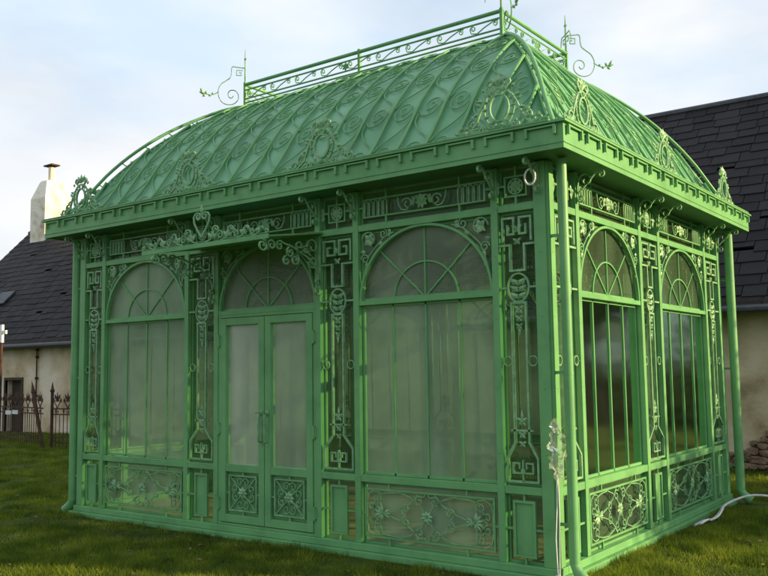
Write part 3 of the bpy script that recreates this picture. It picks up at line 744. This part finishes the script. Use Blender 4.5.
# front wall with an opening at the left (small dark door)
DX0, DX1, DZ = -21.35, -20.5, 1.48
for (a, c, z0, z1) in ((HX0, DX0, 0, HE), (DX1, HX1, 0, HE), (DX0, DX1, DZ, HE)):
    m.box(H(a, HY0, z0), H(c, HY0 + .45, z1))
m.box(H(HX0, HY1 - .45, 0), H(HX1, HY1, HE)); 
for x in (HX0, HX1 - .45):
    V = [(x, HY0 + .451, 0), (x, HY1 - .451, 0), (x, HY1 - .451, HE), (x, HRY, HR - .12), (x, HY0 + .451, HE)]
    V = [H(*p) for p in V]; V2 = [(p[0] + .45, p[1], p[2]) for p in V]
    m.add(V + V2, [(0, 1, 2, 3, 4), (9, 8, 7, 6, 5)] + [(i, i + 5, (i + 1) % 5 + 5, (i + 1) % 5) for i in range(5)])
m.build('wall', wm, house)
dm = simple('old_door_wood', [(0.03, 0.02, 0.015), (0.07, 0.045, 0.03)], 4, .8, bump=.5, bscale=14, stretch=(6, 1, .6))
m = MB(); m.box(H(DX0, HY0 + .2, 0), H(DX1 - .35, HY0 + .26, DZ)); m.box(H(DX0, HY0 + .3, 0), H(DX1, HY0 + .32, DZ))
dr = m.build('door', dm, house)
m = MB(); m.box(H(DX0 - .07, HY0 - .03, 0), H(DX0, HY0 + .05, DZ + .08)); m.box(H(DX1, HY0 - .03, 0), H(DX1 + .07, HY0 + .05, DZ + .08)); m.box(H(DX0, HY0 - .03, DZ), H(DX1, HY0 + .05, DZ + .08)); m.build('door_frame', dm, dr)
# slate roof: overlapping courses of separate slates
sm, t, b = newmat('slate')
oi = nd(t, 'ShaderNodeTexCoord'); br = nd(t, 'ShaderNodeTexNoise'); br.inputs['Scale'].default_value = 2.5; br.inputs['Detail'].default_value = 8
at = nd(t, 'ShaderNodeAttribute'); at.attribute_name = 'tone'
r = nd(t, 'ShaderNodeValToRGB'); r.color_ramp.elements[0].color = (0.007, 0.0065, 0.008, 1); r.color_ramp.elements[1].color = (0.028, 0.025, 0.027, 1)
a_ = nd(t, 'ShaderNodeMath'); a_.operation = 'MULTIPLY_ADD'; a_.inputs[1].default_value = .55
t.links.new(oi.outputs['Object'], br.inputs['Vector']); t.links.new(br.outputs['Fac'], a_.inputs[0]); t.links.new(at.outputs['Fac'], a_.inputs[2])
t.links.new(a_.outputs[0], r.inputs[0]); t.links.new(r.outputs[0], b.inputs['Base Color']); b.inputs['Roughness'].default_value = .7; b.inputs['Specular IOR Level'].default_value = .2
bp = nd(t, 'ShaderNodeBump'); bp.inputs['Strength'].default_value = .5; bp.inputs['Distance'].default_value = .02; n9 = nd(t, 'ShaderNodeTexNoise'); n9.inputs['Scale'].default_value = 14
t.links.new(oi.outputs['Object'], n9.inputs['Vector']); t.links.new(n9.outputs['Fac'], bp.inputs['Height']); t.links.new(bp.outputs[0], b.inputs['Normal'])
m = MB(); tones = []
ey, ez = HY0 - .35, HE - .16; sl = math.hypot(HRY - ey, HR - ez); dy, dz = (HRY - ey) / sl, (HR - ez) / sl
rnd = random.Random(3)
nc = 23; ch = sl / nc
for sgn in (1, -1):
    for c in range(nc):
        x = HX0 - .2 - rnd.random() * .4
        s0 = c * ch - (.03 if c else 0); s1 = (c + 1) * ch + .03
        while x < HX1 + .2:
            w = rnd.uniform(.30, .52) if sgn > 0 else 1.5
            xa, xb = max(x, HX0 - .2), min(x + w - .012, HX1 + .2); x += w
            if xb <= xa: continue
            js = s0 + rnd.uniform(-.03, .03); lift0 = .022 + rnd.uniform(0, .012); lift1 = .012
            if sgn > 0 and rnd.random() < .012: js += .12
            P = []
            for (xx, s, l) in ((xa, js, lift0), (xb, js + rnd.uniform(-.006, .006), lift0), (xb, s1, lift1), (xa, s1, lift1), (xa, js, lift0 - .03), (xb, js, lift0 - .03), (xb, s1, lift1 - .03), (xa, s1, lift1 - .03)):
                yy = ey + dy * s - dz * l; zz = ez + dz * s + dy * l
                if sgn < 0: yy = 2 * HRY - yy
                P.append(H(xx, yy, zz))
            m.add(P, [(0, 1, 2, 3), (7, 6, 5, 4), (0, 4, 5, 1), (1, 5, 6, 2), (2, 6, 7, 3), (3, 7, 4, 0)])
            tones += [rnd.uniform(-.1, .45) + (.25 if xa < -24.2 + c * .1 else 0)] * 8  # left-end slates lightened: a reflection is put into their tone
rf = m.build('roof', sm, house)
at_ = rf.data.attributes.new('tone', 'FLOAT', 'POINT'); at_.data.foreach_set('value', tones)
m = MB(); V = [(HX0 + .01, HY0 + .01, HE - .005), (HX0 + .01, HRY, HR - .06), (HX0 + .01, HY1 - .01, HE - .005)]
V = [H(*p) for p in V]; V2 = [(p[0] + (HX1 - HX0 - .02), p[1], p[2]) for p in V]
m.add(V + V2, [(0, 1, 4, 3), (1, 2, 5, 4)]); m.build('roof_boarding', DARK, rf)
m = MB(); m.tube([H(HX0 - .2, HRY, HR + .02), H(HX1 + .2, HRY, HR + .02)], .07, 8); m.build('ridge_capping', ZINC, rf)
m = MB(); P = [H(HX0 - .2, ey - .07, ez - .02), H(HX1 + .2, ey - .07, ez - .02)]; m.tube(P, .065, 10); m.build('gutter', ZINC, house)
m = MB(); m.box(H(HX0 - .1, HY0 - .28, HE - .16), H(HX1 + .1, HY0 - .001, HE - .02)); m.build('eaves_board', dm, house)
# skylight
def slope_box(m, xa, xb, sa, sb, l0, l1):
    P = []
    for l in (l0, l1):
        for (xx, s) in ((xa, sa), (xb, sa), (xb, sb), (xa, sb)): P.append(H(xx, ey + dy * s - dz * l, ez + dz * s + dy * l))
    m.add(P, [(0, 1, 2, 3), (7, 6, 5, 4), (0, 4, 5, 1), (1, 5, 6, 2), (2, 6, 7, 3), (3, 7, 4, 0)])
m = MB(); slope_box(m, -24.1, -23.3, 1.95, 2.55, .05, .10); m.build('skylight', ZINC, rf)
# chimney
chx, chy = -25.55, HRY
m = MB(); a, d_ = .46, .52
def ring(hx, hy, z): return [H(chx - hx, chy - hy, z), H(chx + hx, chy - hy, z), H(chx + hx, chy + hy, z), H(chx - hx, chy + hy, z)]
V = ring(a, d_, 6.0) + ring(a, d_, 8.0) + ring(a * .5, d_ * .62, 8.62) + ring(a * .42, d_ * .55, 8.68)
m.add(V, [(i + 4 * k, (i + 1) % 4 + 4 * k, (i + 1) % 4 + 4 * k + 4, i + 4 * k + 4) for k in range(3) for i in range(4)] + [(12, 13, 14, 15)])
chm = m.build('chimney', CHIM, rf)
m = MB(); m.tube([H(chx, chy, 8.6), H(chx, chy, 9.22)], .11, 12); m.build('chimney_pipe', CHIM, chm) if False else m.build('chimney_pipe', CHIM, rf)
m = MB(); m.tube([H(chx, chy, 9.2), H(chx, chy, 9.26)], [.1, .1], 10); m.box(H(chx - .28, chy - .16, 9.262), H(chx + .26, chy + .18, 9.31)); m.build('chimney_cap', RUST, rf)
# pipe on the wall at the left
m = MB(); m.tube([H(-19.7, 7.95, 1.0), H(-19.7, 7.95, 2.35)], .02, 6)
for z in (1.0, 1.5, 2.1, 2.3): m.tube([H(-19.7, 7.95, z), H(-19.7, 7.95, z + .06)], .045, 6)
m.build('wall_pipe', RUST, house)
# bare rubble masonry where the plaster has fallen at the wall foot
m = MB(); rnd = random.Random(11)
def rock(m, c, s, rnd):
    bm = bmesh.new(); bmesh.ops.create_icosphere(bm, subdivisions=2, radius=1)
    ph = [rnd.uniform(0, 6) for _ in range(6)]
    V = []
    for v in bm.verts:
        k = 1 + .18 * sin(3 * v.co.x + ph[0]) + .14 * sin(4 * v.co.y + ph[1]) + .12 * sin(5 * v.co.z + ph[2])
        q = [max(-.78, min(.78, v.co[i] * k)) for i in range(3)]
        V.append((c[0] + q[0] * s[0], c[1] + q[1] * s[1], c[2] + q[2] * s[2]))
    F_ = [tuple(v.index for v in f.verts) for f in bm.faces]; bm.free(); m.add(V, F_)
x = -3.4
while x < 1.1:
    top = .28 + .16 * sin(x * 2.1 + 1) + .25 * max(0, (x + .9)) ** .7 if x > -.9 else .28 + .1 * sin(x * 3)
    top = min(top, .95); z = .03
    while z < top:
        s = rnd.uniform(.06, .14); rock(m, H(x + rnd.uniform(-.04, .04), 8.0 - rnd.uniform(.0, .03), z + .05), (s, .12, s * .62), rnd); z += s * .95
    x += rnd.uniform(.11, .17)
m.build('bare_masonry', STONE, house)

# ================================================================== IRON FENCE PIECES, LEFT
def fence_piece(name, label, loc, rz, tilt, width, h, seed, lean=False):
    root = empty(name, loc, rz); tag(root, label, 'fence', 'rusty iron fence pieces by the farmhouse wall'); root.rotation_euler = (0, tilt, rz)
    F = lambda u, w, z: (u, -w, z); rnd = random.Random(seed)
    for u in (0, width):
        if lean and u == 0:
            m = MB(); m.tube([(-.12, .05, 0), (.42, .05, h)], .04, 8); m.tube([(.42, .05, h), (.45, .05, h + .10), (.52, .05, h + .26)], [.055, .03, .004], 8); m.build('leaning_post', RUST, root); continue
        m = MB(); m.tube([(u, 0, 0), (u, 0, h)], .035, 8); m.tube([(u, 0, h), (u, 0, h + .04), (u, 0, h + .10), (u, 0, h + .24)], [.03, .055, .03, .004], 8); m.build('fence_post', RUST, root)
    m = MB()
    for z in (.12, .24, h * .60, h * .70): m.box((.02, -.012, z), (width - .02, .012, z + .028))
    n = int(width / .115)
    for i in range(1, n):
        u = width * i / n; m.tube([(u, 0, .05), (u, 0, h * .62)], .009, 5)
        m.leaf(u, h * .62, pi / 2, .12, .05, 0, .012, F) if i % 2 else None
    m.build('bars', RUST, root)
    m = MB(); k = int(width / .32)
    for i in range(k):
        u = width * (i + .5) / k
        for sd in (-1, 1):
            m.bar([(u + sd * x, h * .7 + z) for x, z in [(0, .0), (.03, .08), (.08, .14)] + spiral(.07, .2, .06, .014, -.6, 1.3, 14)], .014, -.008, .008, F)
            m.leaf(u + sd * .03, h * .7 + .22, pi / 2 - sd * .5, .12, .05, 0, .012, F)
        m.bar(spiral(u - width * 0, h * .65, .045, .01, 0, 1.3, 12), .01, -.006, .006, F)
        m.leaf(u, h * .7 + .14, pi / 2, .22, .05, 0, .012, F)
    m.build('cresting', RUST, root)
    return root
fence_piece('iron_fence', 'rusty iron fence piece with a spear topped end post leaning left, left of the gap', (-15.05, 5.25, 0), radians(172), 0, 2.6, 1.22, 4, True)
fence_piece('iron_fence', 'upright rusty iron fence piece with curled cresting beside the pavilion corner', (-14.55, 5.15, 0), radians(8), 0, 2.3, 1.22, 5)

# white cross on a post at the far left edge
m = MB(); m.tube([(0, 0, 0), (0, 0, 2.35)], .03, 8); cx = m.build('cross_post', RUST); cx.location = (-15.55, 4.5, 0)
tag(cx, 'thin dark post carrying a small white cross at the left edge', 'post')
m = MB(); m.box((-.05, -.025, 2.351), (.05, .025, 2.75)); m.box((-.19, -.02, 2.54), (-.0505, .02, 2.62)); m.box((.0505, -.02, 2.54), (.19, .02, 2.62)); m.build('white_cross', WHITE, cx)

# white scraps among the fence pieces
for i, (loc, s, lab) in enumerate((((-16.0, 5.05, .72), (.30, .03, .09), 'white metal plate hanging on the rusty fence at far left'),)):
    m = MB(); 
    m.box((-s[0] / 2, -.01, 0), (-.02, .012, s[2])); m.box((.02, -.012, .015), (s[0] / 2, .01, s[2] + .015)); m.tube([(-s[0] / 2, 0, s[2] * .5), (s[0] / 2, 0, s[2] * .5)], .008, 6)
    o = m.build('white_plate', WHITE); o.location = loc; o.rotation_euler = (0, .05, .5); tag(o, lab, 'plate')

# ================================================================== SMALL THINGS
# clear plastic wrap with cord at the near corner
rnd = random.Random(5)
bag = empty('plastic_wrap', (.06, -.05, 0)); tag(bag, 'crumpled clear plastic wrap with a thin white cord hanging down the near corner', 'plastic wrap')
m = MB()
nz, na = 20, 12; V = []
for i in range(nz):
    z = .78 + .44 * i / (nz - 1); rr = .036 * (.5 + sin(pi * (i + .5) / nz) * .9) * (1 + .25 * sin(i * 1.9))
    for k in range(na):
        an = 2 * pi * k / na; q = rr * (1 + rnd.uniform(-.45, .45)); V.append((cos(an) * q + .012 * sin(i), sin(an) * q - .03, z + rnd.uniform(-.012, .012)))
m.add(V, [(i * na + k, i * na + (k + 1) % na, (i + 1) * na + (k + 1) % na, (i + 1) * na + k) for i in range(nz - 1) for k in range(na)])
m.build('wrap', BAG, bag)
m = MB(); m.tube([(.0, -.035, .82), (-.006, -.04, .6), (-.02, -.045, .35), (-.012, -.05, .12), (.0, -.05, .06)], .0045, 6)
m.tube([(.005, -.03, .80), (.012, -.04, .55), (.008, -.045, .3), (.004, -.05, .08)], .0035, 6)
m.build('cord', WHITE, bag)
m = MB(); rock(m, (.0, -.06, .05), (.045, .035, .05), rnd); rock(m, (.03, -.07, .02), (.04, .03, .03), rnd); m.build('cord_knot', WHITE, bag)

# pale cable lying on the lawn at the right
m = MB()
m.tube(smooth_path([(.13, 2.85, .02), (.14, 3.1, .03), (.17, 3.3, .02), (.19, 3.45, .05), (.17, 3.79, .10), (.2, 4.2, .12), (.26, 4.55, .12), (.42, 4.72, .10), (.62, 4.62, .07), (.85, 4.4, .04), (1.3, 4.1, .03)]), .013, 8)
cb = m.build('cable', GREYC); tag(cb, 'pale grey cable lying on the grass along the foot of the right wall', 'cable')
m = MB(); m.tube(smooth_path([(.15, 2.95, .02), (.19, 3.1, .05), (.17, 3.25, .02), (.22, 3.35, .05), (.20, 3.6, .09), (.17, 3.7, .06)]), .010, 6); m.build('cable_end', WHITE, cb)

# white ring hanging under the eaves
m = MB(); m.tube([(.045 * cos(a_ * pi / 8), .0, .062 * sin(a_ * pi / 8) - .06) for a_ in range(17)], .008, 6); m.tube([(0, 0, 0), (0, 0, .07)], .003, 5)
rg = m.build('hanging_ring', WHITE); rg.location = (-.07, -.12, 3.13); tag(rg, 'small white ring hanging from the eaves bracket beside the near corner', 'ring')

# ================================================================== TREES TO THE RIGHT
def tree(loc, h, cr, seed, label, zlo=.25, nleaf=5000, leafs=.07):
    rnd = random.Random(seed); root = empty('tree', loc); tag(root, label, 'tree', 'trees beside the farmhouse')
    m = MB(); tips = []
    def limb(p, d, ln, r, dep):
        pts = [p]; rs = [r]; q = Vector(p); dd = Vector(d)
        for i in range(4):
            dd = (dd + Vector((rnd.uniform(-.25, .25), rnd.uniform(-.25, .25), rnd.uniform(-.05, .2)))).normalized(); q = q + dd * ln / 4; pts.append(tuple(q)); rs.append(r * (1 - .14 * (i + 1)))
        m.tube(pts, rs, 6 if dep < 2 else 4)
        if dep == 3: tips.extend(pts[1:]); return
        for k in range(4 if dep else 7):
            i = rnd.randint(1 if dep else 2, 4); an = rnd.uniform(0, 2 * pi); e = Vector((cos(an), sin(an), rnd.uniform(.1, .9))).normalized()
            limb(pts[i], e, ln * (.62 if dep else .5), rs[i] * .55, dep + 1)
    limb((0, 0, 0), (0, 0, 1), h * .6, h * .03, 0)
    m.build('trunk', BARK, root)
    m = MB()
    for _ in range(nleaf):
        c = rnd.choice(tips); p = Vector(c) + Vector((rnd.gauss(0, .22), rnd.gauss(0, .22), rnd.gauss(0, .2)))
        a = Vector((rnd.uniform(-1, 1), rnd.uniform(-1, 1), rnd.uniform(-1, 1))).normalized(); b_ = a.orthogonal().normalized(); s = leafs * rnd.uniform(.6, 1.3)
        m.add([p - a * s, p + b_ * s * .5, p + a * s, p - b_ * s * .5], [(0, 1, 2, 3)])
    m.build('crown', LEAF, root)
tree((11.0, 9.6, 0), 6.4, 1.6, 21, 'leafy tree right of the pavilion throwing dappled shade on the right wall', nleaf=17000, leafs=.08)
tree((4.4, 12.6, 0), 8.0, 2, 22, 'bushy tree behind the pavilion beyond the farmhouse gable, nearer of two', nleaf=26000, leafs=.12)
tree((7.0, 17.0, 0), 10.0, 3, 23, 'tall tree far behind the pavilion, mirrored in the side windows', nleaf=14000, leafs=.13)

tree((-9.5, -15.0, 0), 6.5, 2, 31, 'leafy tree added out of view to darken the reflection in the right front window', nleaf=6000, leafs=.09)  # this tree and the next: unseen, added to darken front glass reflections
tree((-4.5, -17.5, 0), 7.5, 2, 32, 'second, taller tree added out of view to darken the front glass reflections', nleaf=6000, leafs=.1)

tree((3.0, 16.5, 0), 8.5, 3, 24, 'wide leafy tree behind the farmhouse gable between the other trees', nleaf=26000, leafs=.13)
tree((8.6, 12.6, 0), 8.5, 3, 25, 'tall leafy tree right of the farmhouse, standing apart from its gable', nleaf=10000, leafs=.11)

hd = MB()
for _ in range(26000):
    p = Vector((rnd.uniform(.5, 14), 21 + rnd.gauss(0, .35), abs(rnd.gauss(0, 1)) * 1.1)); p.z = min(p.z * 2.4, 5.5 + rnd.uniform(-.2, .3))
    a = Vector((rnd.uniform(-1, 1), rnd.uniform(-1, 1), rnd.uniform(-1, 1))).normalized(); b_ = a.orthogonal().normalized(); q = rnd.uniform(.06, .14)
    hd.add([p - a * q, p + b_ * q * .5, p + a * q, p - b_ * q * .5], [(0, 1, 2, 3)])
ho = hd.build('added_hedge', LEAF); tag(ho, 'unseen hedge far behind the trees beyond the farmhouse gable', 'added_hedge')  # out of view, added to block bright sky in the side glass

tree((-13.5, -11.0, 0), 8.0, 2, 33, 'wide tree added out of view to cover the bright sky mirrored in the double door', nleaf=12000, leafs=.11)  # unseen tree put in to hide a sky gap in the door reflection

# ================================================================== GRASS
rnd = random.Random(1)
V = []; Fc = []
def blade(x, y, h, w):
    an = rnd.uniform(0, pi); dx, dy = cos(an) * w, sin(an) * w; lx, ly = rnd.gauss(0, .45) * h, rnd.gauss(0, .45) * h
    k = len(V); V.extend([(x - dx, y - dy, -.002), (x + dx, y + dy, -.002), (x + lx, y + ly, h)]); Fc.append((k, k + 1, k + 2))
import mathutils
def inside(x, y): return -PL - .08 < x < .08 and -.08 < y < PW + .08
def visible(x, y):
    d = Vector((x, y, 0)) - Vector((2.9355, -6.1017, 1.6)); z = d.dot(fw)
    if z < .5: return None
    px, py = 384 + F_PX * d.dot(r2) / z, 288 - F_PX * d.dot(u2) / z
    if -40 < px < 820 and py < 640: return z
cnt = 0
while cnt < 190000:
    # sample in depth so that near areas are denser
    x = rnd.uniform(-20, 2.5); y = rnd.uniform(-3.2, 8)
    if inside(x, y): continue
    z = visible(x, y)
    if not z: continue
    if rnd.random() > min(1, (7.5 / z) ** 1.6): continue
    nv = mathutils.noise.noise((x * 1.4, y * 1.4, 0)) + .5 * mathutils.noise.noise((x * 5, y * 5, 3))
    if rnd.random() > .66 + nv * 1.1: continue
    h = (.022 + .034 * rnd.random() ** 1.5) * (1 + 1.1 * nv) * (1 + z * .02); blade(x, y, h, .0022 + .0006 * z * .35); cnt += 1
grm, t, b = newmat('grass_blades')
noisecol(t, b, [(0.035, 0.06, 0.008), (0.095, 0.15, 0.014), (0.21, 0.27, 0.025), (0.46, 0.42, 0.14)], 2.2, detail=8, rough=.7, pos=(.3, .74))
b.inputs['Roughness'].default_value = .6; b.inputs['Specular IOR Level'].default_value = .2
gb = grm.node_tree.nodes['Principled BSDF']; gt = grm.node_tree; gtl = nd(gt, 'ShaderNodeBsdfTranslucent'); gmx = nd(gt, 'ShaderNodeMixShader'); gmx.inputs[0].default_value = .5
gsrc = gb.inputs['Base Color'].links[0].from_socket; gt.links.new(gsrc, gtl.inputs[0]); gt.links.new(gb.outputs[0], gmx.inputs[1]); gt.links.new(gtl.outputs[0], gmx.inputs[2])
gt.links.new(gmx.outputs[0], [n for n in gt.nodes if n.type == 'OUTPUT_MATERIAL'][0].inputs[0])
me = bpy.data.meshes.new('grass'); me.from_pydata(V, [], Fc); me.materials.append(grm)
go = bpy.data.objects.new('grass', me); COL.objects.link(go); tag(go, 'short uneven green lawn grass around the pavilion', 'grass', kind='stuff')
m = MB()
for _ in range(420):
    x = rnd.uniform(-11, 2); y = rnd.uniform(-3, 5)
    if inside(x, y): continue
    a = rnd.uniform(0, 6.3); s = rnd.uniform(.015, .04); z = .03
    m.add([(x + cos(a) * s, y + sin(a) * s, z), (x - sin(a) * s * .6, y + cos(a) * s * .6, z + .015), (x - cos(a) * s, y - sin(a) * s, z + .005), (x + sin(a) * s * .6, y - cos(a) * s * .6, z + .012)], [(0, 1, 2, 3)])
lo_ = m.build('fallen_leaves', DEADL); tag(lo_, 'small brown fallen leaves scattered over the lawn', 'leaves', kind='stuff')
